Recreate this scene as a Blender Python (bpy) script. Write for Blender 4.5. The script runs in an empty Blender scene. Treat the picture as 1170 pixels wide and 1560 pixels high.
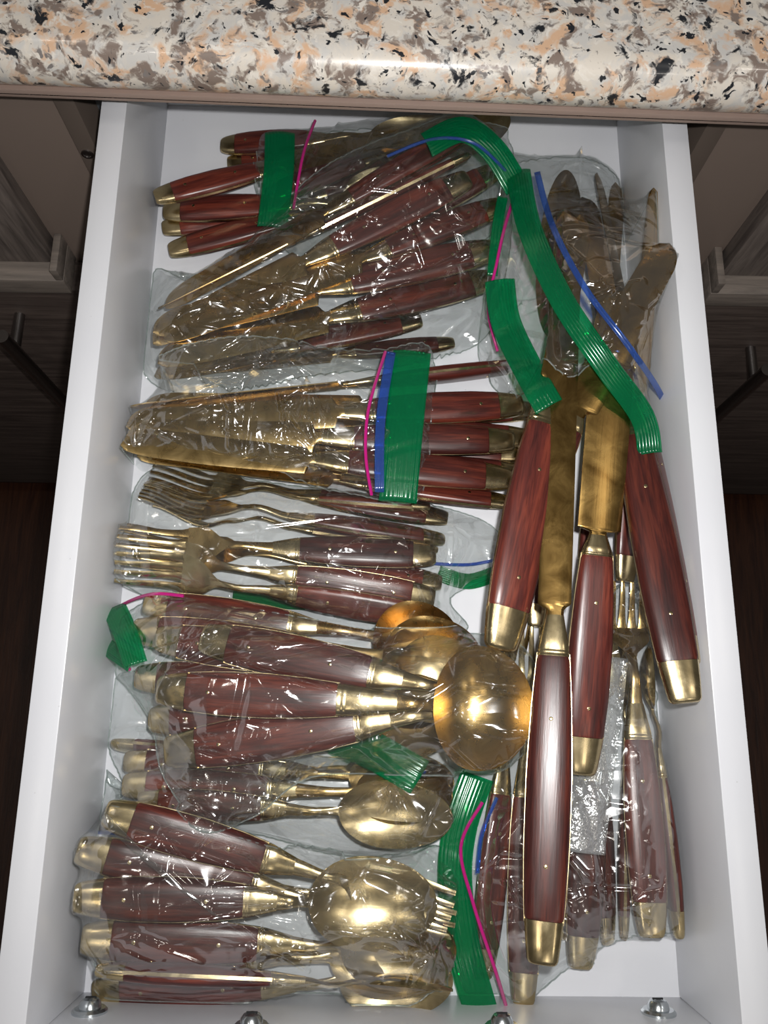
import bpy, math, random
import numpy as np
from mathutils import Matrix, Vector, noise
random.seed(7); np.random.seed(7)
SC = bpy.context.scene
COL = SC.collection

# ------------------------------------------------------------------ camera
F = 1253.9
PITCH, ROLL, YAW = 0.260400, 0.063312, -0.049342
CAM = Vector((-0.010392, 0.0, 0.556034))
RM = Matrix.Rotation(YAW, 3, 'Z') @ Matrix.Rotation(PITCH, 3, 'X') @ Matrix.Rotation(ROLL, 3, 'Z')
cd = bpy.data.cameras.new('camera'); cam = bpy.data.objects.new('camera', cd); COL.objects.link(cam)
cd.sensor_fit = 'VERTICAL'; cd.sensor_height = 36; cd.lens = F / 1560 * 36
cd.clip_start = 0.01; cd.clip_end = 20
cam.matrix_world = Matrix.Translation(CAM) @ RM.to_4x4()
SC.camera = cam
# ------------------------------------------------------------------ world, lamps, exposure
SC.view_settings.view_transform = 'Standard'; SC.view_settings.look = 'None'
SC.view_settings.gamma = 1; SC.view_settings.use_curve_mapping = False
SC.view_settings.exposure = 0.12
SC.cycles.transparent_max_bounces = 24
SC.cycles.max_bounces = 5
SC.cycles.diffuse_bounces = 3; SC.cycles.glossy_bounces = 4
SC.cycles.adaptive_threshold = .035
SC.cycles.sample_clamp_indirect = 3.0
w = bpy.data.worlds.new('world'); SC.world = w; w.use_nodes = True
w.node_tree.nodes['Background'].inputs[0].default_value = (1.0, 0.97, 0.92, 1)
w.node_tree.nodes['Background'].inputs[1].default_value = 0.09
fl = bpy.data.lights.new('phone_flash', 'AREA'); fl.shape = 'DISK'; fl.size = 0.012; fl.energy = 2.0
fl.color = (1.0, 0.985, 0.97); fl.spread = math.radians(150)
flo = bpy.data.objects.new('phone_flash', fl); COL.objects.link(flo)
flo.matrix_world = Matrix.Translation(CAM + RM @ Vector((0.017, 0.022, 0.002))) @ RM.to_4x4()
# unseen overhead discs added for bright streaks on film and brass
for lx, ly in ((.65, -.75), (-.6, -.55), (.75, .1), (-.7, .25), (.05, -1.05)):
    cl = bpy.data.lights.new('added_streak_light', 'AREA'); cl.shape = 'DISK'; cl.size = .09; cl.energy = 1.1; cl.color = (1.0, .93, .84)
    clo = bpy.data.objects.new('added_streak_light', cl); COL.objects.link(clo); clo.location = (lx, ly, 1.55)

def ray(px, py):
    return RM @ Vector(((px - 585) / F, (780 - py) / F, -1.0))
def at(px, py, z):
    d = ray(px, py); return CAM + d * ((z - CAM.z) / d.z)
def at_y(px, py, y):
    d = ray(px, py); return CAM + d * ((y - CAM.y) / d.y)

# ------------------------------------------------------------------ materials
def mat(name):
    m = bpy.data.materials.new(name); m.use_nodes = True
    nt = m.node_tree; return m, nt, nt.nodes['Principled BSDF']
def N(nt, t, **kw):
    n = nt.nodes.new(t)
    for k, v in kw.items():
        if k in n.inputs: n.inputs[k].default_value = v
        else: setattr(n, k, v)
    return n
def ramp(nt, stops, interp='LINEAR'):
    r = nt.nodes.new('ShaderNodeValToRGB'); e = r.color_ramp.elements; r.color_ramp.interpolation = interp
    while len(e) < len(stops): e.new(0.5)
    for x, (p, c) in zip(e, stops): x.position = p; x.color = (*c, 1)
    return r
def coords(nt, scale=(1, 1, 1), kind='Object', objrand=False):
    tc = N(nt, 'ShaderNodeTexCoord'); mp = N(nt, 'ShaderNodeMapping'); mp.inputs['Scale'].default_value = scale
    nt.links.new(tc.outputs[kind], mp.inputs['Vector'])
    if objrand:
        oi = N(nt, 'ShaderNodeObjectInfo'); mu = N(nt, 'ShaderNodeMath', operation='MULTIPLY'); mu.inputs[1].default_value = 37
        nt.links.new(oi.outputs['Random'], mu.inputs[0]); nt.links.new(mu.outputs[0], mp.inputs['Location'])
    return mp.outputs[0]
def bump(nt, b, src, strength, dist):
    n = N(nt, 'ShaderNodeBump'); n.inputs['Strength'].default_value = strength; n.inputs['Distance'].default_value = dist
    nt.links.new(src, n.inputs['Height']); nt.links.new(n.outputs[0], b.inputs['Normal']); return n

def simple(name, c, rough=.5, metal=0, spec=.5):
    m, nt, b = mat(name); b.inputs['Base Color'].default_value = (*c, 1); b.inputs['Roughness'].default_value = rough
    b.inputs['Metallic'].default_value = metal; b.inputs['Specular IOR Level'].default_value = spec; return m

def white_mat():
    m, nt, b = mat('white_melamine')
    v = coords(nt, (1, 1, 1)); n = N(nt, 'ShaderNodeTexNoise', Scale=9, Detail=5); nt.links.new(v, n.inputs['Vector'])
    r = ramp(nt, [(.3, (.66, .67, .71)), (.7, (.71, .72, .75))]); nt.links.new(n.outputs[0], r.inputs[0])
    sp = N(nt, 'ShaderNodeTexVoronoi', Scale=60); nt.links.new(v, sp.inputs['Vector'])
    r2 = ramp(nt, [(0.0, (.25, .2, .15)), (.035, (1, 1, 1))]); nt.links.new(sp.outputs[0], r2.inputs[0])
    mx = N(nt, 'ShaderNodeMix', data_type='RGBA', blend_type='MULTIPLY'); mx.inputs[0].default_value = .35
    nt.links.new(r.outputs[0], mx.inputs[6]); nt.links.new(r2.outputs[0], mx.inputs[7])
    nt.links.new(mx.outputs[2], b.inputs['Base Color'])
    b.inputs['Roughness'].default_value = .32
    n2 = N(nt, 'ShaderNodeTexNoise', Scale=260, Detail=2); nt.links.new(v, n2.inputs['Vector'])
    bump(nt, b, n2.outputs[0], .05, .0005); return m

def wood_mat(name, a, bcol, c, s=1.0, rough=.33):
    m, nt, b = mat(name)
    v = coords(nt, (14 * s, 160 * s, 160 * s), objrand=True)
    n = N(nt, 'ShaderNodeTexNoise', Scale=1.0, Detail=5, Roughness=.6, Distortion=.6); nt.links.new(v, n.inputs['Vector'])
    r = ramp(nt, [(.28, a), (.5, bcol), (.72, c)]); nt.links.new(n.outputs[0], r.inputs[0])
    v2 = coords(nt, (60 * s, 900 * s, 900 * s), objrand=True)
    n2 = N(nt, 'ShaderNodeTexNoise', Scale=1.0, Detail=3); nt.links.new(v2, n2.inputs['Vector'])
    r2 = ramp(nt, [(.35, (.45, .4, .4)), (.52, (1, 1, 1))]); nt.links.new(n2.outputs[0], r2.inputs[0])
    mx = N(nt, 'ShaderNodeMix', data_type='RGBA', blend_type='MULTIPLY'); mx.inputs[0].default_value = .6
    nt.links.new(r.outputs[0], mx.inputs[6]); nt.links.new(r2.outputs[0], mx.inputs[7])
    oi = N(nt, 'ShaderNodeObjectInfo'); hs = N(nt, 'ShaderNodeHueSaturation')
    mr = N(nt, 'ShaderNodeMapRange'); mr.inputs[3].default_value = .7; mr.inputs[4].default_value = 1.35
    nt.links.new(oi.outputs['Random'], mr.inputs[0]); nt.links.new(mr.outputs[0], hs.inputs['Value'])
    nt.links.new(mx.outputs[2], hs.inputs['Color']); nt.links.new(hs.outputs[0], b.inputs['Base Color'])
    b.inputs['Roughness'].default_value = rough; b.inputs['Coat Weight'].default_value = .15; b.inputs['Coat Roughness'].default_value = .3
    bump(nt, b, n2.outputs[0], .18, .0004); return m

def brass_mat(name, a, c, rough=.24):
    m, nt, b = mat(name); b.inputs['Metallic'].default_value = 1
    v = coords(nt, (1, 1, 1), objrand=True)
    n = N(nt, 'ShaderNodeTexNoise', Scale=55, Detail=6, Roughness=.65, Distortion=.8); nt.links.new(v, n.inputs['Vector'])
    r = ramp(nt, [(.3, a), (.7, c)]); nt.links.new(n.outputs[0], r.inputs[0]); nt.links.new(r.outputs[0], b.inputs['Base Color'])
    v2 = coords(nt, (40, 700, 700), objrand=True)
    n2 = N(nt, 'ShaderNodeTexNoise', Scale=1.0, Detail=4); nt.links.new(v2, n2.inputs['Vector'])
    r3 = N(nt, 'ShaderNodeMapRange'); r3.inputs[3].default_value = rough - .08; r3.inputs[4].default_value = rough + .14
    nt.links.new(n.outputs[0], r3.inputs[0]); nt.links.new(r3.outputs[0], b.inputs['Roughness'])
    bump(nt, b, n2.outputs[0], .12, .0003); return m

def granite_mat():
    m, nt, b = mat('granite'); v = coords(nt, (1, 1, 1))
    wn = N(nt, 'ShaderNodeTexNoise', Scale=45, Detail=4); nt.links.new(v, wn.inputs['Vector'])
    ad = N(nt, 'ShaderNodeMix', data_type='RGBA', blend_type='LINEAR_LIGHT'); ad.inputs[0].default_value = .012
    nt.links.new(v, ad.inputs[6]); nt.links.new(wn.outputs[1], ad.inputs[7]); vv = ad.outputs[2]
    def layer(prev, sc, loc, det, lo, hi, col, dist=.3):
        mp_ = N(nt, 'ShaderNodeMapping'); mp_.inputs['Location'].default_value = loc; nt.links.new(vv, mp_.inputs[0])
        n_ = N(nt, 'ShaderNodeTexNoise', Scale=sc, Detail=det, Roughness=.55, Distortion=dist); nt.links.new(mp_.outputs[0], n_.inputs['Vector'])
        r_ = ramp(nt, [(lo, (0, 0, 0)), (hi, (1, 1, 1))]); nt.links.new(n_.outputs[0], r_.inputs[0])
        x_ = N(nt, 'ShaderNodeMix', data_type='RGBA'); nt.links.new(r_.outputs[0], x_.inputs[0]); x_.inputs[7].default_value = (*col, 1)
        if isinstance(prev, tuple): x_.inputs[6].default_value = (*prev, 1)
        else: nt.links.new(prev, x_.inputs[6])
        return x_.outputs[2]
    g_ = layer((.72, .66, .58), 90, (1, 2, 3), 4, .45, .60, (.62, .60, .57))
    g_ = layer(g_, 62, (7, 1, 4), 4, .50, .60, (.70, .46, .30))
    g_ = layer(g_, 70, (2, 9, 5), 6, .53, .60, (.24, .185, .155))
    g_ = layer(g_, 150, (5, 5, 9), 4, .56, .66, (.80, .75, .68))
    g_ = layer(g_, 200, (8, 3, 1), 3, .60, .68, (.22, .20, .19))
    mg = N(nt, 'ShaderNodeMix', data_type='RGBA', blend_type='OVERLAY'); mg.inputs[0].default_value = .0
    nt.links.new(g_, mg.inputs[6])
    n2 = N(nt, 'ShaderNodeTexNoise', Scale=62, Detail=5, Roughness=.6); mp = N(nt, 'ShaderNodeMapping'); mp.inputs['Location'].default_value = (3, 5, 1)
    nt.links.new(vv, mp.inputs[0]); nt.links.new(mp.outputs[0], n2.inputs['Vector'])
    blk = ramp(nt, [(.35, (1, 1, 1)), (.40, (0, 0, 0))]); nt.links.new(n2.outputs[0], blk.inputs[0])
    n3 = N(nt, 'ShaderNodeTexNoise', Scale=170, Detail=3); nt.links.new(vv, n3.inputs['Vector'])
    b3 = ramp(nt, [(.34, (1, 1, 1)), (.37, (0, 0, 0))]); nt.links.new(n3.outputs[0], b3.inputs[0])
    mm = N(nt, 'ShaderNodeMath', operation='MAXIMUM'); nt.links.new(blk.outputs[0], mm.inputs[0]); nt.links.new(b3.outputs[0], mm.inputs[1])
    mx = N(nt, 'ShaderNodeMix', data_type='RGBA'); nt.links.new(mm.outputs[0], mx.inputs[0])
    nt.links.new(mg.outputs[2], mx.inputs[6]); mx.inputs[7].default_value = (.018, .02, .025, 1)
    nt.links.new(mx.outputs[2], b.inputs['Base Color'])
    b.inputs['Roughness'].default_value = .28; b.inputs['Coat Weight'].default_value = .1; return m

def grain_mat(name, a, c, along=2, rough=.55):
    m, nt, b = mat(name); s = [90, 90, 90]; s[along] = 7
    v = coords(nt, tuple(s)); n = N(nt, 'ShaderNodeTexNoise', Scale=1.6, Detail=6, Roughness=.65, Distortion=.5); nt.links.new(v, n.inputs['Vector'])
    r = ramp(nt, [(.33, a), (.66, c)]); nt.links.new(n.outputs[0], r.inputs[0]); nt.links.new(r.outputs[0], b.inputs['Base Color'])
    b.inputs['Roughness'].default_value = rough; bump(nt, b, n.outputs[0], .3, .001); return m

def film_mat(name, tint, gloss=1.0, haze=.05, hazecol=(.8, .85, .84), rough=.1, crink=1.0, fine=0):
    m = bpy.data.materials.new(name); m.use_nodes = True; nt = m.node_tree; nt.nodes.remove(nt.nodes['Principled BSDF'])
    out = nt.nodes['Material Output']
    tr = N(nt, 'ShaderNodeBsdfTransparent'); tr.inputs[0].default_value = (*tint, 1)
    gl = N(nt, 'ShaderNodeBsdfGlossy'); gl.inputs['Roughness'].default_value = rough; gl.inputs[0].default_value = (1, 1, 1, 1)
    df = N(nt, 'ShaderNodeBsdfDiffuse'); df.inputs[0].default_value = (*hazecol, 1)
    v = coords(nt, (1, 1, 1), objrand=True)
    wn = N(nt, 'ShaderNodeTexNoise', Scale=22, Detail=3); nt.links.new(v, wn.inputs['Vector'])
    ad = N(nt, 'ShaderNodeMix', data_type='RGBA', blend_type='LINEAR_LIGHT'); ad.inputs[0].default_value = .03
    nt.links.new(v, ad.inputs[6]); nt.links.new(wn.outputs[1], ad.inputs[7])
    def crease(scale, aniso, rot, width, strength, dist, prev):
        mp = N(nt, 'ShaderNodeMapping'); mp.inputs['Scale'].default_value = aniso; mp.inputs['Rotation'].default_value = (0, 0, rot)
        nt.links.new(v, mp.inputs[0])
        vo = N(nt, 'ShaderNodeTexVoronoi', Scale=scale, feature='DISTANCE_TO_EDGE'); nt.links.new(mp.outputs[0], vo.inputs['Vector'])
        mr = N(nt, 'ShaderNodeMapRange', interpolation_type='SMOOTHSTEP'); mr.inputs[2].default_value = width; nt.links.new(vo.outputs[0], mr.inputs[0])
        ms = N(nt, 'ShaderNodeTexNoise', Scale=scale * .55, Detail=1); nt.links.new(mp.outputs[0], ms.inputs['Vector'])
        m2 = N(nt, 'ShaderNodeMapRange'); m2.inputs[1].default_value = .42; m2.inputs[2].default_value = .62; nt.links.new(ms.outputs[0], m2.inputs[0])
        pr = N(nt, 'ShaderNodeMath', operation='MULTIPLY'); nt.links.new(mr.outputs[0], pr.inputs[0]); nt.links.new(m2.outputs[0], pr.inputs[1])
        bb = N(nt, 'ShaderNodeBump'); bb.inputs['Strength'].default_value = strength * crink; bb.inputs['Distance'].default_value = dist
        nt.links.new(pr.outputs[0], bb.inputs['Height'])
        if prev is not None: nt.links.new(prev.outputs[0], bb.inputs['Normal'])
        return bb
    b1 = crease(16, (1, .45, 1), .5, .08, .9, .0036, None)
    b1 = crease(22, (.4, 1, 1), 1.1, .08, .9, .0028, b1)
    b1 = crease(60, (.6, 1, 1), 2.0, .14, .7, .0012, b1)
    n3 = N(nt, 'ShaderNodeTexNoise', Scale=13, Detail=2); nt.links.new(v, n3.inputs['Vector'])
    b3 = N(nt, 'ShaderNodeBump'); b3.inputs['Strength'].default_value = .5 * crink; b3.inputs['Distance'].default_value = .010
    nt.links.new(n3.outputs[0], b3.inputs['Height']); nt.links.new(b1.outputs[0], b3.inputs['Normal'])
    if fine:
        n4 = N(nt, 'ShaderNodeTexNoise', Scale=420, Detail=2); nt.links.new(v, n4.inputs['Vector'])
        b4 = N(nt, 'ShaderNodeBump'); b4.inputs['Strength'].default_value = .8; b4.inputs['Distance'].default_value = .0012
        nt.links.new(n4.outputs[0], b4.inputs['Height']); nt.links.new(b3.outputs[0], b4.inputs['Normal']); b3 = b4
    nt.links.new(b3.outputs[0], gl.inputs['Normal'])
    fr = N(nt, 'ShaderNodeFresnel'); fr.inputs[0].default_value = 1.5; nt.links.new(b3.outputs[0], fr.inputs['Normal'])
    mu = N(nt, 'ShaderNodeMath', operation='MULTIPLY'); mu.inputs[1].default_value = 1.35 * gloss; mu.use_clamp = True
    nt.links.new(fr.outputs[0], mu.inputs[0])
    cap = N(nt, 'ShaderNodeMath', operation='MINIMUM'); cap.inputs[1].default_value = .26; nt.links.new(mu.outputs[0], cap.inputs[0])
    m1 = N(nt, 'ShaderNodeMixShader'); m1.inputs[0].default_value = haze
    nt.links.new(tr.outputs[0], m1.inputs[1]); nt.links.new(df.outputs[0], m1.inputs[2])
    m2 = N(nt, 'ShaderNodeMixShader'); nt.links.new(cap.outputs[0], m2.inputs[0])
    nt.links.new(m1.outputs[0], m2.inputs[1]); nt.links.new(gl.outputs[0], m2.inputs[2])
    nt.links.new(m2.outputs[0], out.inputs['Surface']); return m

M = {}
M['white'] = white_mat()
M['wood'] = wood_mat('rosewood', (.022, .006, .006), (.075, .014, .010), (.17, .034, .018))
M['brass'] = brass_mat('bronze_bright', (.40, .31, .16), (.72, .59, .35), .22)
M['blade'] = brass_mat('bronze_blade', (.36, .235, .085), (.60, .43, .19), .25)
M['amber'] = brass_mat('bronze_amber', (.27, .155, .045), (.47, .30, .10), .22)
M['granite'] = granite_mat()
M['film'] = film_mat('clear_polythene', (.935, .945, .94), 1.7, .010, rough=.12)
M['film_lower'] = film_mat('clear_polythene_lower', (.95, .965, .96), .5, .012, crink=.7)
M['seam'] = film_mat('seam_polythene', (.75, .8, .78), 1.6, .12, crink=.2)
M['green'] = film_mat('green_band', (.10, .60, .36), .6, .13, (.0, .50, .20), .2, .12)
M['blue'] = film_mat('blue_track', (.36, .52, .88), .7, .14, (.08, .22, .72), .18, .05)
M['panel'] = film_mat('frosted_film', (.86, .88, .88), 4.0, .14, (.85, .87, .88), .16, 1.4, fine=1)
M['magenta'] = film_mat('magenta_track', (.6, .08, .35), .6, .75, (.55, .015, .22), .2, .05)
M['zinc'] = simple('zinc', (.62, .66, .68), .22, 1)
M['steel'] = simple('brushed_steel', (.30, .28, .27), .3, 1)
M['taupe'] = simple('taupe_board', (.17, .130, .108), .55)
M['taupe_edge'] = simple('taupe_edge', (.11, .085, .070), .5)
M['rail'] = simple('counter_underside', (.30, .22, .185), .5)
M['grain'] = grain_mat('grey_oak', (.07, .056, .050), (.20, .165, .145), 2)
M['grain_shaded'] = grain_mat('grey_oak_shaded', (.04, .028, .024), (.10, .075, .064), 0)  # shaded copy of the oak, flash falloff put into the door's colour
M['grain_lit'] = grain_mat('grey_oak_lit', (.13, .11, .095), (.24, .20, .17), 0)  # lit copy of the oak, flash brightness put into the ledge's colour
M['floorwood'] = grain_mat('floor_wood', (.020, .005, .002), (.055, .018, .007), 1, .35)
M['black'] = simple('black_gap', (.006, .006, .007), .8)
M['bluegrey'] = simple('runner_metal', (.16, .18, .20), .4, .3)

# ------------------------------------------------------------------ mesh helpers
def mesh(name, verts, faces, m, parent=None, smooth=True, angle=40):
    me = bpy.data.meshes.new(name); me.from_pydata([tuple(v) for v in verts], [], faces); me.materials.append(m)
    if smooth:
        me.polygons.foreach_set('use_smooth', [True] * len(me.polygons))
        try: me.set_sharp_from_angle(angle=math.radians(angle))
        except Exception: pass
    me.update()
    o = bpy.data.objects.new(name, me); COL.objects.link(o)
    if parent is not None: o.parent = parent
    return o
def tag(o, label=None, cat=None, group=None, kind=None):
    if label: o['label'] = label
    if cat: o['category'] = cat
    if group: o['group'] = group
    if kind: o['kind'] = kind
    return o
def boxvf(x0, x1, y0, y1, z0, z1, bev=0.0):
    import bmesh
    bm = bmesh.new(); bmesh.ops.create_cube(bm, size=1)
    for v in bm.verts:
        v.co = Vector(((x0 + x1) / 2 + v.co.x * (x1 - x0), (y0 + y1) / 2 + v.co.y * (y1 - y0), (z0 + z1) / 2 + v.co.z * (z1 - z0)))
    if bev: bmesh.ops.bevel(bm, geom=bm.edges[:], offset=bev, segments=2, affect='EDGES', profile=.5)
    bm.verts.index_update()
    V = [v.co.copy() for v in bm.verts]; Fc = [[v.index for v in f.verts] for f in bm.faces]; bm.free(); return V, Fc
def box(name, x0, x1, y0, y1, z0, z1, m, parent=None, bev=0.0006):
    V, Fc = boxvf(x0, x1, y0, y1, z0, z1, bev); return mesh(name, V, Fc, m, parent, True, 35)
def loft(rings, caps=True, closed=True):
    n = len(rings[0]); V = [p for r in rings for p in r]; Fc = []
    for i in range(len(rings) - 1):
        for j in range(n if closed else n - 1):
            k = (j + 1) % n
            Fc.append((i * n + j, i * n + k, (i + 1) * n + k, (i + 1) * n + j))
    if caps and closed:
        Fc.append(tuple(range(n - 1, -1, -1))); Fc.append(tuple(range((len(rings) - 1) * n, len(rings) * n)))
    return V, Fc
def tube(pts, r, n=8):
    rings = []
    for i, p in enumerate(pts):
        a = pts[max(i - 1, 0)]; b = pts[min(i + 1, len(pts) - 1)]
        t = (Vector(b) - Vector(a)).normalized(); s = t.cross(Vector((0, 0, 1)))
        if s.length < 1e-3: s = t.cross(Vector((0, 1, 0)))
        s.normalize(); u = s.cross(t)
        rings.append([Vector(p) + s * (r * math.cos(q * 2 * math.pi / n)) + u * (r * math.sin(q * 2 * math.pi / n)) for q in range(n)])
    return loft(rings)
def empty(name, loc, mw=None):
    o = bpy.data.objects.new(name, None); o.empty_display_size = .01; COL.objects.link(o)
    if mw is not None: o.matrix_world = mw
    else: o.location = loc
    return o
def interp(x, xs, ys):
    return float(np.interp(x, xs, ys))
def sm(x, xs, ys):   # cosine-eased interpolation
    for i in range(len(xs) - 1):
        if x <= xs[i + 1]:
            t = max(0, (x - xs[i]) / (xs[i + 1] - xs[i])); t = (1 - math.cos(math.pi * t)) / 2
            return ys[i] + (ys[i + 1] - ys[i]) * t
    return ys[-1]

# ------------------------------------------------------------------ the drawer
W2, HT, TH, YF = 0.180, 0.0902, 0.0172, -0.1541
YB = 0.50
dr = empty('drawer', (0, YF, 0)); tag(dr, 'open white melamine drawer holding the bagged cutlery', 'drawer')
def dpart(n, a, b_, c, d, e, f, m='white', bev=.0008):
    V, Fc = boxvf(a, b_, c, d, e, f, bev); V = [v - Vector((0, YF, 0)) for v in V]
    return mesh(n, V, Fc, M[m], dr, True, 35)
dpart('drawer_bottom', -W2 - .004, W2 + .004, YF - .004, YB, -.010, 0.0, bev=0)
dpart('side_panel', -W2 - TH, -W2, YF, YB, -.012, HT)
dpart('side_panel', W2, W2 + TH, YF, YB, -.012, HT)
dpart('front_board', -W2 - TH, W2 + TH, YF - .018, YF, -.012, HT)
dpart('back_board', -W2, W2, YB - .018, YB, 0, HT)
dpart('drawer_front', -.235, .235, YF - .038, YF - .0185, -.05, .125, 'grain', .001)
for k, (px, py) in enumerate([(137, 1536), (383, 1560), (765, 1561), (1003, 1538)]):
    p = at_y(px, py, YF + .002)
    rt = empty('screw', (p.x, YF, p.z))
    tag(rt, ['zinc pan head screw at the left end of the drawer front board', 'zinc screw head at the bottom edge below the spoons, second from left',
             'zinc screw head at the bottom edge below the green banded bag, third from left', 'zinc pan head screw at the right end of the drawer front board'][k], 'screw', 'screws in the front board')
    rings = []
    for dy, r in [(0.0, .0098), (.0012, .0098), (.0024, .0085), (.0026, .0062), (.0050, .0058), (.0068, .0045), (.0076, .0022), (.0073, .0009)]:
        rings.append([Vector((r * math.cos(a), dy, r * math.sin(a))) for a in [q * 2 * math.pi / 24 for q in range(24)]])
    V, Fc = loft(rings); mesh('screw_head', V, Fc, M['zinc'], rt, True, 30)
    V, Fc = boxvf(-.0030, .0030, .0068, .0080, -.0005, .0005); mesh('cross_slot', V, Fc, M['black'], rt)
# ------------------------------------------------------------------ countertop (slightly askew to the drawer)
CY = at(585, 170, .112).y - .0035
ct = empty('countertop', (0, CY, .115)); ct.rotation_euler.z = math.radians(-1.15)
tag(ct, 'speckled peach, grey and black granite countertop with rounded edge', 'countertop')
prof = [(0.62, 0.0), (0.003, 0.0)]
for k in range(13):
    a = -math.pi / 2 + math.pi * k / 12
    prof.append((0.018 - 0.018 * math.cos(a) , 0.019 + .019 * math.sin(a)))
prof += [(0.62, .038)]
rings = [[Vector((x, y, z)) for y, z in prof] for x in np.linspace(-1.0, 1.0, 5)]
V, Fc = loft(rings); mesh('granite_slab', V, Fc, M['granite'], ct, True, 50)
V, Fc = boxvf(-1.0, 1.0, .0035, .05, -.003, .0035, .0004); mesh('underside_strip', V, Fc, M['rail'], ct)

# ------------------------------------------------------------------ cabinet run behind and beside the drawer
YC = CY + .035
cab = empty('kitchen_cabinet', (0, YC, -.80)); tag(cab, 'grey oak and taupe cabinets flanking the open drawer', 'cabinet')
def cpart(n, a, b_, c, d, e, f, m, bev=.0008, par=None):
    V, Fc = boxvf(a, b_, c, d, e, f, bev); V = [v - Vector((0, YC, -.80)) for v in V]
    return mesh(n, V, Fc, M[m], par or cab, True, 35)
zt = .1115
for s in (-1, 1):
    def xs(a, b_): return (a, b_) if s > 0 else (-b_, -a)
    x0 = .2205
    e0, e1 = xs(x0, x0 + .0145); cpart('cabinet_stile', e0, e1, YC, YC + .50, -.80, zt, 'taupe_edge')
    e0, e1 = xs(x0 + .0145, .70); cpart('side_panel', e0, e1, YC + .003, YC + .02, -.80, zt, 'taupe')
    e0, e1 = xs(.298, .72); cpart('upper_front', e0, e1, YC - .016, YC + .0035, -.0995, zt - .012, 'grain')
    e0, e1 = xs(.288, .72); cpart('ledge', e0, e1, YC - .034, YC + .0028, -.122, -.100, 'grain_lit')
    e0, e1 = xs(.288, .2945); cpart('ledge_lip', e0, e1, YC - .034, YC + .0028, -.0995, -.083, 'grain_lit')
    e0, e1 = xs(.250, .72); d = cpart('cabinet_door', e0, e1, YC - .030, YC - .0005, -.74, -.1225, 'grain_shaded')
    # bar handle
    bx, by = (at_y(2, 512, YC - .068), at_y(96, 623, YC - .068)) if s < 0 else (at_y(1170, 563, YC - .068), at_y(1094, 641, YC - .068))
    x = (bx.x); o = Vector((0, YC, -.80))
    V, Fc = tube([Vector((x, YC - .068, bx.z)) - o, Vector((x, YC - .068, bx.z - .30)) - o], .0065, 20)
    h = mesh('bar_handle', V, Fc, M['steel'], d)
    for zz in (bx.z - .03, bx.z - .27):
        V, Fc = tube([Vector((x, YC - .068, zz)) - o, Vector((x, YC - .030, zz)) - o], .005, 16); mesh('handle_post', V, Fc, M['steel'], d)
cpart('runner', -.2203, -.200, YC + .03, YC + .05, .02, zt, 'bluegrey')
cpart('runner', .200, .2203, YC + .03, YC + .05, .02, zt, 'black')  # black block, shade of the dark gap put into its colour
cpart('cabinet_interior', -.220, .220, YC + .52, YC + .53, -.80, zt, 'black')
p = at_y(133, 236, YC - .001)
V, Fc = loft([[Vector((p.x + r * math.cos(a), YC - dy, p.z + r * math.sin(a))) - Vector((0, YC, -.80)) for a in [q * 2 * math.pi / 20 for q in range(20)]]
              for dy, r in [(0, .0045), (.001, .0045), (.0012, .003), (.0004, .0028), (.0004, .001)]])
mesh('cam_lock', V, Fc, M['steel'], cab)
fo = box('floor', -2, 2, -1.5, 2, -.83, -.801, M['floorwood'], None, 0); tag(fo, kind='structure')

# ------------------------------------------------------------------ height map the pile is settled on
CELL = .0015; HX0, HY0 = -.20, -.175; NX, NY = 268, 440
Hm = np.zeros((NX, NY))
def hidx(x, y):
    return np.clip(((x - HX0) / CELL).astype(int), 0, NX - 1), np.clip(((y - HY0) / CELL).astype(int), 0, NY - 1)

def samples(parts):
    out = []
    for _, V, Fc, _m in parts:
        V = np.array([tuple(v) for v in V])
        out.append(V)
        for f in Fc:
            if len(f) != 4: continue
            q = V[list(f)]
            k1 = min(12, int(max(np.abs(q[0] - q[3]).max(), np.abs(q[1] - q[2]).max()) / .0013) + 1)
            k2 = min(12, int(max(np.abs(q[0] - q[1]).max(), np.abs(q[3] - q[2]).max()) / .0013) + 1)
            if k1 * k2 <= 1: continue
            u = (np.arange(k1) + .5)[:, None, None] / k1; v = (np.arange(k2) + .5)[None, :, None] / k2
            out.append(((q[0] * (1 - v) + q[1] * v) * (1 - u) + (q[3] * (1 - v) + q[2] * v) * u).reshape(-1, 3))
    return np.concatenate(out)

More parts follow.
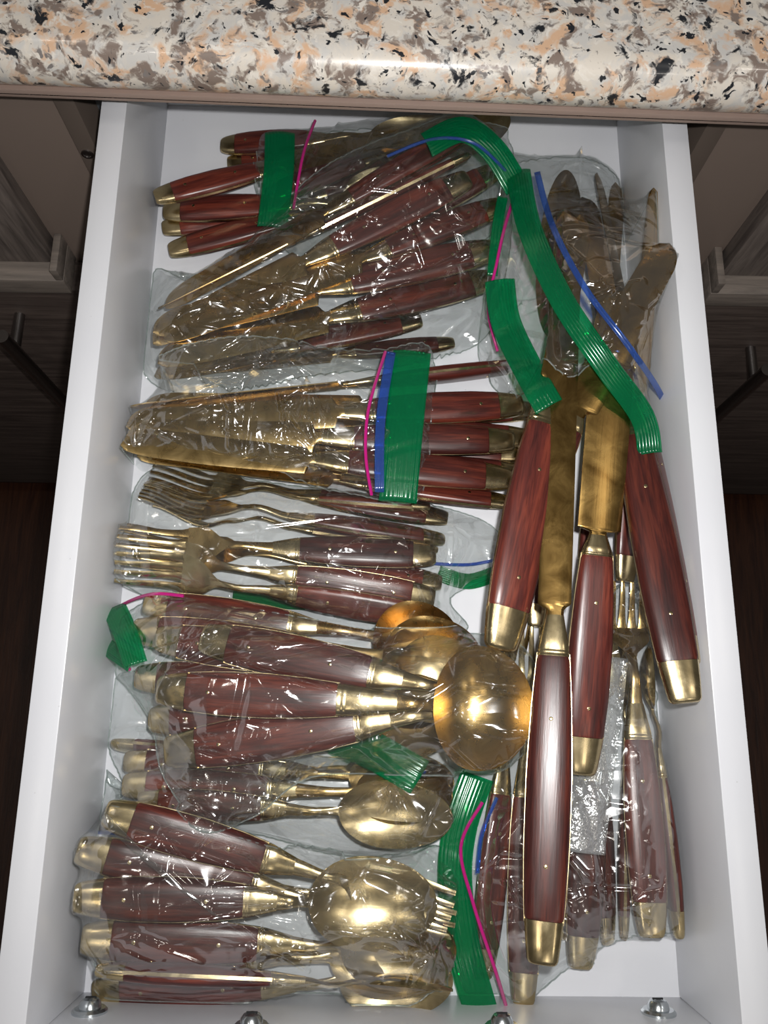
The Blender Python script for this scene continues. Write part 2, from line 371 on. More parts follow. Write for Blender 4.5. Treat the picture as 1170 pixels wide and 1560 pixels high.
# ------------------------------------------------------------------ cutlery parts (x along the piece, butt at 0)
NS = 14
def ring(x, wd, th, e=.72, n=NS):
    r = []
    for q in range(n):
        a = 2 * math.pi * q / n + math.pi / n
        c, s_ = math.cos(a), math.sin(a)
        r.append(Vector((x, wd / 2 * math.copysign(abs(c) ** e, c), th / 2 * math.copysign(abs(s_) ** e, s_))))
    return r
WU, WY = [0, .15, .35, .6, .85, 1], [.66, .86, .98, 1.0, .88, .74]
TY = [.62, .82, .98, 1.0, .84, .66]
def cutlery_parts(kind, Lh, L, W, opt):
    T = W * .52; P = []
    hw = lambda u: W * np.interp(u, WU, WY); ht = lambda u: T * np.interp(u, WU, TY)
    uc = min(.17, .0155 * (W / .018) / Lh)
    # end cap
    P.append(('end_cap', *loft([ring(0, hw(0) * .80, ht(0) * .72), ring(.0008, hw(0) * .93, ht(0) * .9), ring(.0022, hw(0.01), ht(.01))] +
                               [ring(Lh * u, hw(u) * 1.015, ht(u) * 1.015) for u in np.linspace(.06, uc, 4)]), 'brass'))
    # tang edge
    us = np.linspace(uc - .01, 1.01, 12)
    P.append(('tang', *loft([[Vector((Lh * u, y, z)) for y, z in [(-hw(u) / 2 - .0003, -.0009), (hw(u) / 2 + .0003, -.0009), (hw(u) / 2 + .0003, .0009), (-hw(u) / 2 - .0003, .0009)]] for u in us]), 'brass'))
    # wooden scales
    for sg in (1, -1):
        rings = []
        ul = [uc + .001] + list(np.linspace(uc + .012, .985, 11)) + [1.0]
        for k, u in enumerate(ul):
            sh = .95 if k in (0, len(ul) - 1) else 1.0
            r = []
            for q in range(10):
                a = math.pi * q / 9; c, s_ = math.cos(a), math.sin(a)
                z = .00095 + (ht(u) / 2 * sh - .00095) * abs(s_) ** .72
                r.append(Vector((Lh * u, hw(u) / 2 * sh * math.copysign(abs(c) ** .72, c) * sg, z * sg)))
            rings.append(r)
        P.append(('wooden_scale', *loft(rings), 'wood'))
    for u in (.30, .78):
        r_ = .0011
        P.append(('rivet', *loft([[Vector((Lh * u + rr * math.cos(a), rr * math.sin(a), z)) for a in [q * math.pi / 5 for q in range(10)]]
                                  for z, rr in ((-ht(u) / 2 - .0002, r_), (ht(u) / 2 + .00015, r_), (ht(u) / 2 + .0003, r_ * .6))]), 'brass'))
    # ferrule with engraved rings
    fl_ = min(.20 * Lh, .22 * (L - Lh)) * opt.get('fl', 1); X = Lh
    st = [(0, 1.0), (.05, 1.02), (.07, .96), (.09, 1.02), (.13, 1.02), (.15, .96), (.17, 1.0), (.45, .86), (.75, .70), (1.0, .58)]
    P.append(('ferrule', *loft([ring(X + fl_ * a, hw(1) * b_, ht(1) * (1.05 - .5 * a) * (.97 if b_ == .96 else 1)) for a, b_ in st]), 'brass'))
    xs0 = X + fl_ * .96; wn = hw(1) * .56; Lr = L - xs0
    if kind == 'knife':
        bw = opt.get('bw', W * 1.08); rings = []
        nk = opt.get('nk', .6); ss = [q * nk for q in list(np.linspace(0, .05, 4)) + list(np.linspace(.07, .11, 4))] + list(np.linspace(.16, .80, 8)) + list(np.linspace(.84, 1, 9))
        sgn = opt.get('side', 1)
        for s_ in ss:
            x = xs0 + Lr * s_
            lo = -sm(s_, [0, .05 * nk, .10 * nk, 1], [wn / 2, wn / 2, bw * .46, bw * .44])
            hi = sm(s_, [0, .05 * nk, .085 * nk, .5, 1], [wn / 2, wn / 2, bw * .5, bw * .54, bw * .46])
            tl = bw * (.75 if opt.get('round') else 1.15) / Lr
            if s_ > 1 - tl:
                t = (s_ - 1 + tl) / tl; k = math.sqrt(max(0, 1 - t ** 2.4))
                lo = lo + (1 - k) * (bw * (.44 if opt.get('round') else .66)); 
                hi = hi - (1 - k) * bw * (.44 if opt.get('round') else .25)
                if lo > hi - .0006: lo = hi - .0006
            lo, hi = (lo, hi) if sgn > 0 else (-hi, -lo)
            th = .5 * interp(s_, [0, .08, 1], [.0040, .0022, .0014]); mid = (lo + hi) / 2
            rings.append([Vector((x, y, z)) for y, z in [(lo, 0), (lo * .85 + hi * .15, th), (mid, th), (lo * .12 + hi * .88, th), (hi, th * .4), (hi, -th * .4), (lo * .12 + hi * .88, -th), (mid, -th), (lo * .85 + hi * .15, -th)]])
        P.append(('blade', *loft(rings), opt.get('m') or 'blade'))
    elif kind == 'spoon':
        bl = opt.get('bl', .62) * Lr; bwid = opt.get('bwid', bl * .66); dep = opt.get('dep', bwid * .19); hump = .006
        rings_t, rings_b = [], []; nv = 13; nb = 26
        xn = np.linspace(0, 1, 8)[:-1]
        sta = [(xs0 + (Lr - bl) * s_, 0, s_) for s_ in xn] + [(xs0 + Lr - bl + bl * s_, 1, s_) for s_ in (1 - np.cos(np.linspace(0, math.pi, nb))) / 2]
        for x, isb, s_ in sta:
            if not isb:
                wd = interp(s_, [0, .6, 1], [wn, wn * .62, wn * .66]) / 2; zc = sm(s_, [0, .45, 1], [0, hump * .3, -dep * .2]); d = .0; th = interp(s_, [0, 1], [.0040, .0024]) / 2
            else:
                e_ = 2 * abs(s_ - .5); egg = (1 - e_ ** 2.1) ** .5 if e_ < 1 else 0
                wd = max(bwid / 2 * egg * (1 + .06 * math.sin(math.pi * (.5 - s_))), wn * .33 * (1 - s_) ** 2 if s_ < .1 else .0008)
                zc = -dep * .2 + dep * .45 * s_ ** 1.5; d = dep * max(0, 1 - e_ ** 2.2) ; th = .0007
            vs = np.linspace(-1, 1, nv)
            if not isb:
                up = [(v * wd, zc + th * (1 - v * v) ** .5) for v in vs]; dn = [(v * wd, zc - th * (1 - v * v) ** .5) for v in vs[::-1][1:-1]]
            else:
                f_ = lambda v: zc - d * (1 - abs(v) ** 2.2)
                up = [(v * wd, f_(v) + th) for v in vs]; dn = [(v * wd, f_(v) - th) for v in vs[::-1][1:-1]]
            rings_t.append([Vector((x, y, z)) for y, z in up + dn])
        P.append(('bowl', *loft(rings_t), opt.get('m') or ('blade' if opt.get('dull') else 'brass')))
    else:  # fork
        hl = opt.get('hl', .70) * Lr; hwid = opt.get('hwid', W * 1.35); hd = .40
        def zc(s_): return sm(s_, [0, .22, .42, .62, 1.0], [0, .0035, -.001, -.0065, .0015])
        rings = []
        for s_ in list(np.linspace(0, 1 - hl / Lr, 7)[:-1]) + [1 - hl / Lr + hl / Lr * hd * q for q in np.linspace(0, 1, 10)]:
            t = (s_ - (1 - hl / Lr)) / (hl / Lr * hd)
            if t < 0: wd = interp(s_ / (1 - hl / Lr), [0, .6, 1], [wn, wn * .6, wn * .62]) / 2; th = interp(s_, [0, .4], [.002, .0011])
            else: wd = sm(t, [0, .62, 1], [wn * .31, hwid / 2 * .96, hwid / 2]); th = .0008
            cup = .0016 * min(1, max(0, t)) * (hwid / .024)
            z0 = zc(s_); vs = np.linspace(-1, 1, 9)
            up = [(v * wd, z0 + cup * (v * v - 1) + (th if t >= 0 else th * (1 - v * v) ** .5)) for v in vs]
            dn = [(v * wd, z0 + cup * (v * v - 1) - (th if t >= 0 else th * (1 - v * v) ** .5)) for v in vs[::-1][1:-1]]
            rings.append([Vector((xs0 + Lr * s_, y, z)) for y, z in up + dn])
        P.append(('fork_head', *loft(rings), opt.get('m') or ('blade' if opt.get('dull') else 'brass')))
        s0 = 1 - hl / Lr + hl / Lr * hd * .97
        for k in range(4):
            rings = []; yc = hwid * (-.375 + .25 * k)
            for t in np.linspace(0, 1, 9):
                s_ = s0 + (1 - s0) * t * (1.0 if k in (1, 2) else .985)
                wd = hwid * interp(t, [0, .15, 1], [.125, .085, .045]); th = interp(t, [0, 1], [.0008, .0006])
                cup = .0016 * (hwid / .024) * ((2 * yc / hwid) ** 2 - 1) * (1 - t)
                y_ = yc * (1 - .10 * t); z0 = zc(s_) + cup
                rings.append([Vector((xs0 + Lr * s_, y_ + a, z0 + b_)) for a, b_ in [(-wd, -th * .6), (-wd, th * .6), (-wd * .4, th), (wd * .4, th), (wd, th * .6), (wd, -th * .6), (wd * .4, -th), (-wd * .4, -th)]])
            P.append(('tine', *loft(rings), opt.get('m') or ('blade' if opt.get('dull') else 'brass')))
    if opt.get('wood2'): pass
    return P

ITEMS = []
SOFT = .62
KN = {'knife': 'table_knife', 'fork': 'dinner_fork', 'spoon': 'dinner_spoon', 'serving': 'serving_spoon'}
def put(kind, butt, joint, tip, wpx, roll, label, group, **opt):
    global Hm
    zb = zt_ = opt.pop('z', .03); serving = kind == 'serving'; k2 = 'spoon' if serving else kind
    if serving: opt.setdefault('bl', .66); opt.setdefault('sv', 1)
    maxb = opt.pop('tilt', .13); SOFT = opt.pop('soft', globals()['SOFT'])
    for it in range(9):
        B, T_ = at(*butt, zb), at(*tip, zt_)
        d = T_ - B; L = d.length
        jd = Vector((joint[0] - butt[0], joint[1] - butt[1])); td = Vector((tip[0] - butt[0], tip[1] - butt[1]))
        Lh = L * jd.dot(td) / td.dot(td)
        W = wpx * (CAM.z - zb) / F * 1.05
        o2 = dict(opt)
        if 'bwpx' in o2: o2['bwid'] = o2['bwpx'] * (CAM.z - zt_) / F
        if 'bwpx' in o2 and k2 == 'knife': o2['bw'] = o2['bwpx'] * (CAM.z - zt_) / F
        if 'bwpx' in o2 and k2 == 'fork': o2['hwid'] = o2['bwpx'] * (CAM.z - zt_) / F
        P = cutlery_parts(k2, Lh, L, W, o2)
        S = samples(P)
        cr, sr = math.cos(roll), math.sin(roll)
        S = np.stack([S[:, 0], S[:, 1] * cr - S[:, 2] * sr, S[:, 1] * sr + S[:, 2] * cr], 1)
        hd = math.atan2(d.y, d.x); ch, sh = math.cos(hd), math.sin(hd)
        Lx = math.hypot(d.x, d.y); xh = S[:, 0] * Lx / L
        X = B.x + xh * ch - S[:, 1] * sh; Y = B.y + xh * sh + S[:, 1] * ch
        ix, iy = hidx(X, Y); c = Hm[ix, iy] - S[:, 2] * SOFT + .0003
        # upper hull of (x, c) near the centre of mass
        xb = (xh / .003).astype(int); xb -= xb.min(); n = xb.max() + 1
        cm = np.full(n, -9.0); np.maximum.at(cm, xb, c); xc_ = (np.arange(n) + .5) * .003 + xh.min()
        com = .45 * Lx; best = None
        for b in np.linspace(-maxb, maxb, 53):
            a = (cm - b * xc_).max(); zcom = a + b * com + abs(b) * .002
            if best is None or zcom < best[0]: best = (zcom, a, b)
        _, a, b = best
        for _k in range(60):
            if abs(at(*butt, a).x) + W * .40 > W2 - .0008 and a < .10: a += .0015; b = (zt_ - a) / Lx
        for _k in range(60):
            if abs(at(*tip, a + b * Lx).x) > W2 - .0005 and a + b * Lx < .10: b += .0015 / Lx
        last = (zb, zt_); k_ = .6 if it < 8 else 0.0; zb += (a - zb) * k_; zt_ += (a + b * Lx - zt_) * k_
    B, T_ = at(*butt, zb), at(*tip, zt_); 
    Z = S[:, 2] * SOFT + a + b * xh
    np.maximum.at(Hm, (ix, iy), Z)
    xa = Vector((ch, sh, b)).normalized(); ya = Vector((-sh, ch, 0)); za = xa.cross(ya)
    R = Matrix((xa, ya, za)).transposed() @ Matrix.Rotation(roll, 3, 'X')
    Bp = Vector((at(*butt, zb).x, at(*butt, zb).y, zb))
    mw = Matrix.Translation(Bp) @ R.to_4x4()
    nm = KN[kind]
    root = empty(nm, None, mw); tag(root, label, {'serving': 'spoon'}.get(kind, kind), group)
    for pn, V, Fc, m in P:
        mesh(pn, V, Fc, M[m], root, True, 50)
    ITEMS.append((nm, zb, zt_, label))
    return root

# ------------------------------------------------------------------ bags
def catmull(P, n, closed=True):
    P = [Vector(p) for p in P]; out = []; k = len(P)
    rng = range(k if closed else k - 1)
    for i in rng:
        g = (lambda j: P[j % k]) if closed else (lambda j: P[min(max(j, 0), k - 1)])
        p0, p1, p2, p3 = g(i - 1), g(i), g(i + 1), g(i + 2)
        for q in range(n):
            t = q / n
            out.append(.5 * ((2 * p1) + (p2 - p0) * t + (2 * p0 - 5 * p1 + 4 * p2 - p3) * t * t + (3 * p1 - p0 - 3 * p2 + p3) * t ** 3))
    if not closed: out.append(P[-1])
    return out
def lin(P, n, closed=True):
    P = [Vector(p) for p in P]; k = len(P)
    out = [P[i].lerp(P[(i + 1) % k], q / n) for i in range(k if closed else k - 1) for q in range(n)]
    if not closed: out.append(P[-1])
    return out
def resample(P, n):
    P = list(P) + [P[0]]; d = [0]
    for a, b in zip(P, P[1:]): d.append(d[-1] + (b - a).length)
    t = np.linspace(0, d[-1], n + 1)[:-1]
    return np.stack([np.interp(t, d, [p[i] for p in P]) for i in range(2)], 1)
def bilerp(A, x, y):
    u = np.clip((x - HX0) / CELL - .5, 0, NX - 1.001); v = np.clip((y - HY0) / CELL - .5, 0, NY - 1.001)
    i, j = u.astype(int), v.astype(int); fu, fv = u - i, v - j
    return A[i, j] * (1 - fu) * (1 - fv) + A[i + 1, j] * fu * (1 - fv) + A[i, j + 1] * (1 - fu) * fv + A[i + 1, j + 1] * fu * fv
def inside(poly, X, Y):
    r = np.zeros(X.shape, bool); n = len(poly); j = n - 1
    for i in range(n):
        xi, yi = poly[i]; xj, yj = poly[j]
        c = ((yi > Y) != (yj > Y)) & (X < (xj - xi) * (Y - yi) / (yj - yi + 1e-12) + xi); r ^= c; j = i
    return r
GX, GY = np.meshgrid(HX0 + (np.arange(NX) + .5) * CELL, HY0 + (np.arange(NY) + .5) * CELL, indexing='ij')
def drape(poly, H, puff, iters, edge):
    """taut sheet over the height field H: F >= H, pinned to 'edge' outside poly"""
    m = inside(poly, GX, GY)
    ii, jj = np.nonzero(m); a, b, c, d = max(ii.min() - 2, 0), ii.max() + 3, max(jj.min() - 2, 0), jj.max() + 3
    h = H[a:b, c:d] + .0007; mk = m[a:b, c:d]; F_ = np.where(mk, h + .004, edge[a:b, c:d])
    pf = puff * np.ones_like(F_)
    for _ in range(iters):
        P_ = np.pad(F_, 1, mode='edge')
        av = (P_[2:, 1:-1] + P_[:-2, 1:-1] + P_[1:-1, 2:] + P_[1:-1, :-2]) * .25 + pf
        F_ = np.where(mk, np.maximum(h, av), edge[a:b, c:d])
    out = H.copy(); out[a:b, c:d] = np.where(mk, F_, H[a:b, c:d]); return out, m
def ridged(x, y, seed, s):
    v = noise.noise(Vector((x * s + seed, y * s - seed * .7, seed)))
    return 1 - min(1, abs(v) * 2.6)
def sheet(name, poly, Fz, m, parent, nr, na, crink, seed, inv, folds=()):
    """star-shaped sheet meshed in rings about its middle, heights from the draped field"""
    P = resample([Vector(p) for p in poly], na); c = np.array(CEN)
    # straight-skeleton-like blend so concave outlines keep inside
    V = []; rs = [0.004] + list(1 - (1 - np.linspace(0, 1, nr)[1:]) ** 1.0)
    for r in rs: V.append(c + (P - c) * r)
    V = np.concatenate(V); z = bilerp(Fz, V[:, 0], V[:, 1])
    if crink:
        rr = np.repeat(rs, na); st = .003
        gx = np.arange(V[:, 0].min() - .01, V[:, 0].max() + .012, st); gy = np.arange(V[:, 1].min() - .01, V[:, 1].max() + .012, st)
        G = np.zeros((len(gx), len(gy)))
        for i, x in enumerate(gx):
            for j, y in enumerate(gy):
                wx = noise.noise(Vector((x * 18, y * 18, seed))) * .008
                G[i, j] = ridged(x * .5 + wx, y, seed, 17) ** 5 * .0016 + ridged(x, y * .5 - wx, seed + 4, 30) ** 6 * .0009
        u = np.clip((V[:, 0] - gx[0]) / st, 0, len(gx) - 1.01); v_ = np.clip((V[:, 1] - gy[0]) / st, 0, len(gy) - 1.01)
        i, j = u.astype(int), v_.astype(int); fu, fv = u - i, v_ - j
        add = G[i, j] * (1 - fu) * (1 - fv) + G[i + 1, j] * fu * (1 - fv) + G[i, j + 1] * (1 - fu) * fv + G[i + 1, j + 1] * fu * fv
        z = z + add * crink * np.clip((1 - rr) * 12, .25, 1)
    for (a_, b_, hgt, wid) in folds:
        ab = b_ - a_; tt = np.clip(((V - a_) @ ab) / (ab @ ab + 1e-9), 0, 1); dd = np.hypot(*(V - a_ - tt[:, None] * ab).T)
        z = z + hgt * np.exp(-(dd / wid) ** 1.7) * np.clip((1 - tt) * 3, .15, 1) * np.clip((1 - np.repeat(rs, na)) * 15, 0, 1)
    V3 = [Vector((x, y, q)) for (x, y), q in zip(V, z)]
    Fc = []
    for i in range(len(rs) - 1):
        for j in range(na):
            k = (j + 1) % na; Fc.append((i * na + j, (i + 1) * na + j, (i + 1) * na + k, i * na + k))
    Fc.append(tuple(range(na)))
    return mesh(name, [inv @ v for v in V3], Fc, m, parent, True, 180), V3[-na:]
CEN = (0, 0)
D = math.radians
class Bag:
    def __init__(s, outline, cen, label, z=.02, smooth=True, seed=1.0):
        s.poly2 = (catmull if smooth else lin)(outline, 6)
        def inside_drawer(p):
            zz = z
            while abs(at(p.x, p.y, zz).x) > W2 - .001 and zz < .088: zz += .002
            q = at(p.x, p.y, zz); return (max(-W2 + .001, min(W2 - .001, q.x)), max(q.y, YF + .0015))
        s.poly = [inside_drawer(p) for p in s.poly2]
        c = at(*cen, z); s.cen = (c.x, c.y); s.seed = seed; s.label = label
        s.H0, s.m = drape(s.poly, Hm, 0, 60, Hm)
        s.H0 = np.where(s.m, s.H0, Hm)
        zc = float(bilerp(s.H0, np.array([c.x]), np.array([c.y]))[0])
        s.root = empty('plastic_bag', (c.x, c.y, zc)); s.inv = Matrix.Translation((-c.x, -c.y, -zc))
        tag(s.root, label, 'plastic bag', 'zip bags of cutlery')
        Hm[:] = np.maximum(Hm, s.H0)
    def lower(s):
        global CEN
        CEN = s.cen
        sheet('lower_film', s.poly, s.H0 + .0001, M['film_lower'], s.root, 40, 160, 0, s.seed, s.inv)
    def close(s, puff=2e-5, iters=500, crink=1.0, nr=150, na=560, lines=(), stars=(), rnd=10):
        global CEN
        CEN = s.cen; before = Hm.copy()
        Fz, m = drape(s.poly, Hm, puff, iters, Hm + .0006)
        rg = random.Random(int(s.seed * 10)); fo = []
        def xy(px, py):
            z = .04
            for _ in range(4): q = at(px, py, z); z = float(bilerp(Fz, np.array([q.x]), np.array([q.y]))[0])
            return np.array([q.x, q.y])
        for ln in lines:
            for p_, q_ in zip(ln, ln[1:]): fo.append((xy(*p_), xy(*q_), .0028, .0017))
        for (sx, sy, ln, a0, a1, n_) in stars:
            for k in range(n_):
                a = D(a0 + (a1 - a0) * (k + rg.uniform(-.3, .3)) / max(1, n_ - 1)); l_ = ln * rg.uniform(.45, 1.1)
                fo.append((xy(sx, sy), xy(sx + l_ * math.cos(a), sy + l_ * math.sin(a)), rg.uniform(.0015, .003), rg.uniform(.0012, .002)))
        x0, x1 = min(p[0] for p in s.poly), max(p[0] for p in s.poly); y0, y1 = min(p[1] for p in s.poly), max(p[1] for p in s.poly)
        for k in range(rnd):
            a = np.array([rg.uniform(x0, x1), rg.uniform(y0, y1)]); t = rg.uniform(0, 6.283); l_ = rg.uniform(.015, .06)
            b_ = a + l_ * np.array([math.cos(t), math.sin(t)]); h_ = rg.uniform(.0008, .0024)
            fo.append((a, b_, h_, rg.uniform(.0012, .0026)))
            t += rg.uniform(.5, 1.2); fo.append((b_, b_ + .6 * l_ * np.array([math.cos(t), math.sin(t)]), h_, .0015))
        s.F = Fz; s.top, rim = sheet('upper_film', s.poly, Fz, M['film'], s.root, nr, na, crink, s.seed, s.inv, fo)
        rim = rim + rim[:1]
        V, Fc = tube([s.inv @ p for p in rim], .0005, 6); mesh('side_seam', V, Fc, M['seam'], s.root)
        Hm[:] = np.maximum(Hm, np.where(m, Fz + .0012 * crink, 0))
    low = False
    def on_film(s, px, py, up=.0):
        z = .04; F0 = s.H0 if s.low else s.F
        for _ in range(6):
            p = at(px, py, z); z = float(bilerp(F0, np.array([p.x]), np.array([p.y]))[0]) + up
        return at(px, py, z)
    def band(s, line, wpx, m='green', up=.0035, name='zip_band', ribs=9):
        L = catmull(line, 8, False); na = 4 * ribs + 1; zr = []
        for i, p in enumerate(L):
            t = L[min(i + 1, len(L) - 1)] - L[max(i - 1, 0)]; t.normalize(); n_ = Vector((-t.y, t.x)); pass
            zr.append((max(s.on_film(p.x + n_.x * q, p.y + n_.y * q).z for q in (-wpx * .4, -wpx * .2, 0, wpx * .2, wpx * .4)), n_))
        nn = [q[1] for q in zr]; zz = settle([q[0] for q in zr])
        V = []
        for i, p in enumerate(L):
            for q in range(na):
                v = q / (na - 1) * 2 - 1; pp = p + nn[i] * (v * wpx / 2); zq = zz[i] + up
                g = Vector(at(pp.x, pp.y, zq)); g.z = zq + .0003 * max(0, math.cos(v * math.pi * ribs)) ** 6 - .002 * v * v * (wpx > 20)
                V.append(s.inv @ g)
        rows = L
        Fc = [(i * na + j, i * na + j + 1, (i + 1) * na + j + 1, (i + 1) * na + j) for i in range(len(rows) - 1) for j in range(na - 1)]
        o = mesh(name, V, Fc, M[m], s.root, True, 60); md = o.modifiers.new('thickness', 'SOLIDIFY'); md.thickness = .00025
        o['label'] = {'green': 'ribbed green zip band', 'blue': 'blue zip closure strip', 'panel': 'frosted shiny patch'}.get(m, m)
        return o
    def track(s, line, m, r=.0011, up=.0050):
        L = catmull(line, 8, False); zz = settle([s.on_film(p.x, p.y).z for p in L])
        P = [at(p.x, p.y, q + up) for p, q in zip(L, zz)]
        V, Fc = tube([s.inv @ p for p in P], r, 8); o = mesh('zip_track', V, Fc, M[m], s.root); o['label'] = m + ' zip closure line'; return o

def settle(z):
    z = np.array(z); k = 5
    zp = np.pad(z, k, mode='edge'); mxx = np.array([np.percentile(zp[i:i + 2 * k + 1], 85) for i in range(len(z))])
    mp = np.pad(mxx, k, mode='edge'); return np.array([mp[i:i + 2 * k + 1].mean() for i in range(len(z))])
# ================= bag 9: forks and spoons, lower right
g = 'forks and spoons in the lower right bag'
b = Bag([(700, 1180), (780, 1165), (840, 1040), (890, 965), (955, 885), (1000, 965), (1030, 1100), (1065, 1200), (1058, 1350), (1042, 1428), (965, 1440), (885, 1482), (820, 1533), (770, 1552), (722, 1548), (688, 1420), (680, 1300)], (860, 1290),
        'clear zip bag at lower right with green band and magenta line down its left side', seed=3.1)
b.lower()
put('fork', (735, 1490), (757, 1225), (788, 945), 42, D(20), 'fork whose handle lies under the magenta zip line of the lower right bag', g, dull=1)
put('spoon', (858, 1430), (868, 1180), (880, 985), 38, D(60), 'spoon mostly hidden under the long central knife handle, small brass cap showing', g)
put('fork', (926, 1438), (935, 1190), (905, 940), 40, D(50), 'fork with narrow tilted handle right of the glittering film patch', g, dull=1)
put('spoon', (950, 1430), (962, 1210), (955, 960), 34, D(80), 'thin edge-on spoon handle between two wider handles at lower right', g)
put('spoon', (884, 1475), (908, 1200), (915, 960), 50, D(8), 'spoon with wide brass cap just right of the long central knife handle end', g)
put('fork', (797, 1530), (790, 1232), (803, 950), 44, D(-10), 'fork whose brass cap is lowest, left of the long central knife handle', g)
put('spoon', (1034, 1428), (1003, 1195), (985, 985), 44, D(82), 'rightmost spoon lying on its edge with a thin brass stripe', g)
put('fork', (993, 1428), (967, 1145), (955, 885), 52, D(-4), 'upturned fork with head showing beside the right wall, handle with two rivets', g, dull=1, bwpx=62, hl=.62)
b.close(puff=4e-5, lines=[[(715, 1335), (765, 1295), (800, 1300)], [(770, 1340), (800, 1385)], [(885, 1225), (905, 1220)], [(1015, 1165), (1045, 1160)], [(870, 1310), (905, 1350)]], rnd=16)
b.band([(728, 1182), (702, 1260), (694, 1340), (706, 1440), (735, 1548)], 52)
b.track([(735, 1222), (702, 1290), (722, 1380), (755, 1480), (776, 1550)], 'magenta')
b.track([(757, 1215), (735, 1270), (728, 1330)], 'blue')

b.band([(926, 1000), (915, 1100), (902, 1200), (890, 1300)], 66, 'panel', up=.0022, name='frosted_film_patch', ribs=1)  # frosted, speckled, extra glossy patch laid over the film

# ================= bag 4: forks, middle left
g = 'forks with tines to the left'
b = Bag([(172, 830), (190, 740), (240, 700), (400, 722), (560, 745), (690, 765), (765, 800), (768, 862), (690, 905), (716, 955), (600, 962), (380, 925), (250, 915), (185, 885)], (440, 830),
        'clear zip bag of forks at middle left with tines pointing at the left wall', seed=5.3)
b.lower()
put('fork', (682, 790), (487, 766), (232, 716), 38, D(25), 'uppermost fork of the fork bag, tines spread and orange-brown handle end', g, bwpx=60, hl=.68)
put('fork', (655, 772), (486, 760), (222, 738), 34, D(62), 'fork on edge just under the uppermost fork with curved neck', g)
put('fork', (673, 888), (500, 868), (188, 815), 36, D(15), 'fork whose small cap shows between the fourth and fifth handles', g, dull=1)
put('fork', (667, 838), (480, 806), (236, 772), 32, D(70), 'fork on edge, thin and dark, under the third handle of the fork bag', g)
put('fork', (677, 822), (474, 797), (214, 752), 40, D(50), 'fork with red-brown handle tilted on edge and curved brass neck, third of the bag', g)
put('fork', (664, 846), (452, 846), (172, 818), 46, D(6), 'broad dark fork head with flat handle in the middle of the fork bag', g, dull=1, bwpx=64, hl=.72)
put('fork', (662, 912), (449, 872), (172, 832), 46, D(-15), 'fork with a long white glint along its handle', g, bwpx=56)
put('fork', (665, 942), (452, 906), (176, 862), 42, D(-30), 'lowest fork of the fork bag, head shining brightly in the flash', g, bwpx=66, hl=.68)
b.close(puff=3e-5, lines=[[(470, 850), (500, 875), (640, 915)], [(530, 772), (565, 800)], [(688, 760), (682, 940)]], stars=[(210, 900, 60, 200, 300, 4)])
b.low = True
b.band([(355, 905), (410, 912), (465, 916)], 26, up=.001)
b.band([(668, 872), (715, 885), (768, 868)], 24, up=.001)
b.track([(655, 858), (715, 860), (768, 850)], 'blue', up=.002)

# ================= bag 1: top left
g = 'cutlery in the bag at the top left'
b = Bag([(392, 200), (440, 188), (480, 178), (620, 168), (760, 176), (790, 230), (760, 330), (620, 400), (470, 380), (420, 352), (398, 330)], (560, 270),
        'clear zip bag at the top left with green band across handles and magenta line', seed=8.7)
b.lower()
put('serving', (470, 300), (600, 235), (775, 178), 40, D(0), 'serving spoon whose shining bowl sits right under the counter edge', g, bwpx=90, bl=.8)
put('spoon', (347, 249), (480, 240), (680, 215), 38, D(5), 'spoon just below the topmost handle, only its cap and a strip showing', g)
put('spoon', (248, 348), (412, 322), (650, 285), 38, D(10), 'spoon whose cap peeks out under the middle left handle', g)
put('knife', (258, 382), (432, 338), (660, 275), 44, D(-8), 'lowest handle of the top left bag, cap close to the corner of the film flap', g)
put('knife', (405, 300), (546, 240), (720, 180), 42, D(0), 'knife whose handle starts under the green band of the top left bag', g)
put('serving', (337, 222), (472, 226), (700, 196), 42, D(0), 'topmost handle of the top left bag, nearest the counter', g, bwpx=70)
put('spoon', (250, 322), (414, 319), (640, 300), 46, D(0), 'straight handle with two rivets at top left, brass cap second from below', g)
put('knife', (236, 301), (389, 262), (610, 205), 46, D(-10), 'leftmost tilted handle at top left, cap reaching furthest left', g)
b.close(puff=3e-5, lines=[[(515, 190), (600, 178)], [(545, 250), (580, 190)], [(400, 350), (500, 320)]], rnd=14)
b.band([(426, 200), (424, 260), (414, 345)], 46)
b.track([(480, 184), (462, 235), (447, 318)], 'magenta')

# ================= bag 2: knives, upper middle
g = 'knives with blades to the left in the upper bag'
b = Bag([(705, 188), (640, 222), (500, 290), (380, 372), (300, 415), (228, 388), (212, 450), (200, 530), (240, 578), (340, 585), (480, 556), (620, 540), (735, 505), (768, 430), (785, 330), (772, 225)], (500, 430),
        'crumpled clear zip bag of knives at upper middle, green band at its top right', seed=12.9)
b.lower()
put('knife', (692, 522), (540, 527), (300, 560), 36, D(30), 'faint knife handle lowest in the upper knife bag', g)
put('knife', (642, 487), (450, 512), (235, 566), 42, D(10), 'knife handle veiled by white glare above the crumpled film', g)
put('knife', (760, 258), (600, 345), (300, 500), 46, D(0), 'knife with dark handle running up to the film of the right bag', g)
put('knife', (765, 312), (590, 388), (262, 535), 50, D(10), 'knife handle in shade between the tilted and the straight knives', g)
put('knife', (715, 236), (497, 358), (242, 470), 40, D(60), 'knife on edge with thin brass line, second from the top of the bag', g)
put('knife', (728, 190), (540, 310), (248, 462), 48, D(15), 'topmost knife handle, reaching up under the blue zip line', g)
put('knife', (750, 425), (533, 466), (238, 545), 52, D(0), 'knife with broad brass bolster, lower of the two nearly level handles', g, bwpx=56)
put('knife', (753, 380), (523, 408), (232, 500), 56, D(0), 'knife with thick red handle and brass cap, upper of the two nearly level handles', g, bwpx=58)
put('knife', (714, 272), (507, 383), (225, 510), 54, D(0), 'knife with reddish steeply tilted handle and brass cap at its upper right end', g, bwpx=56)
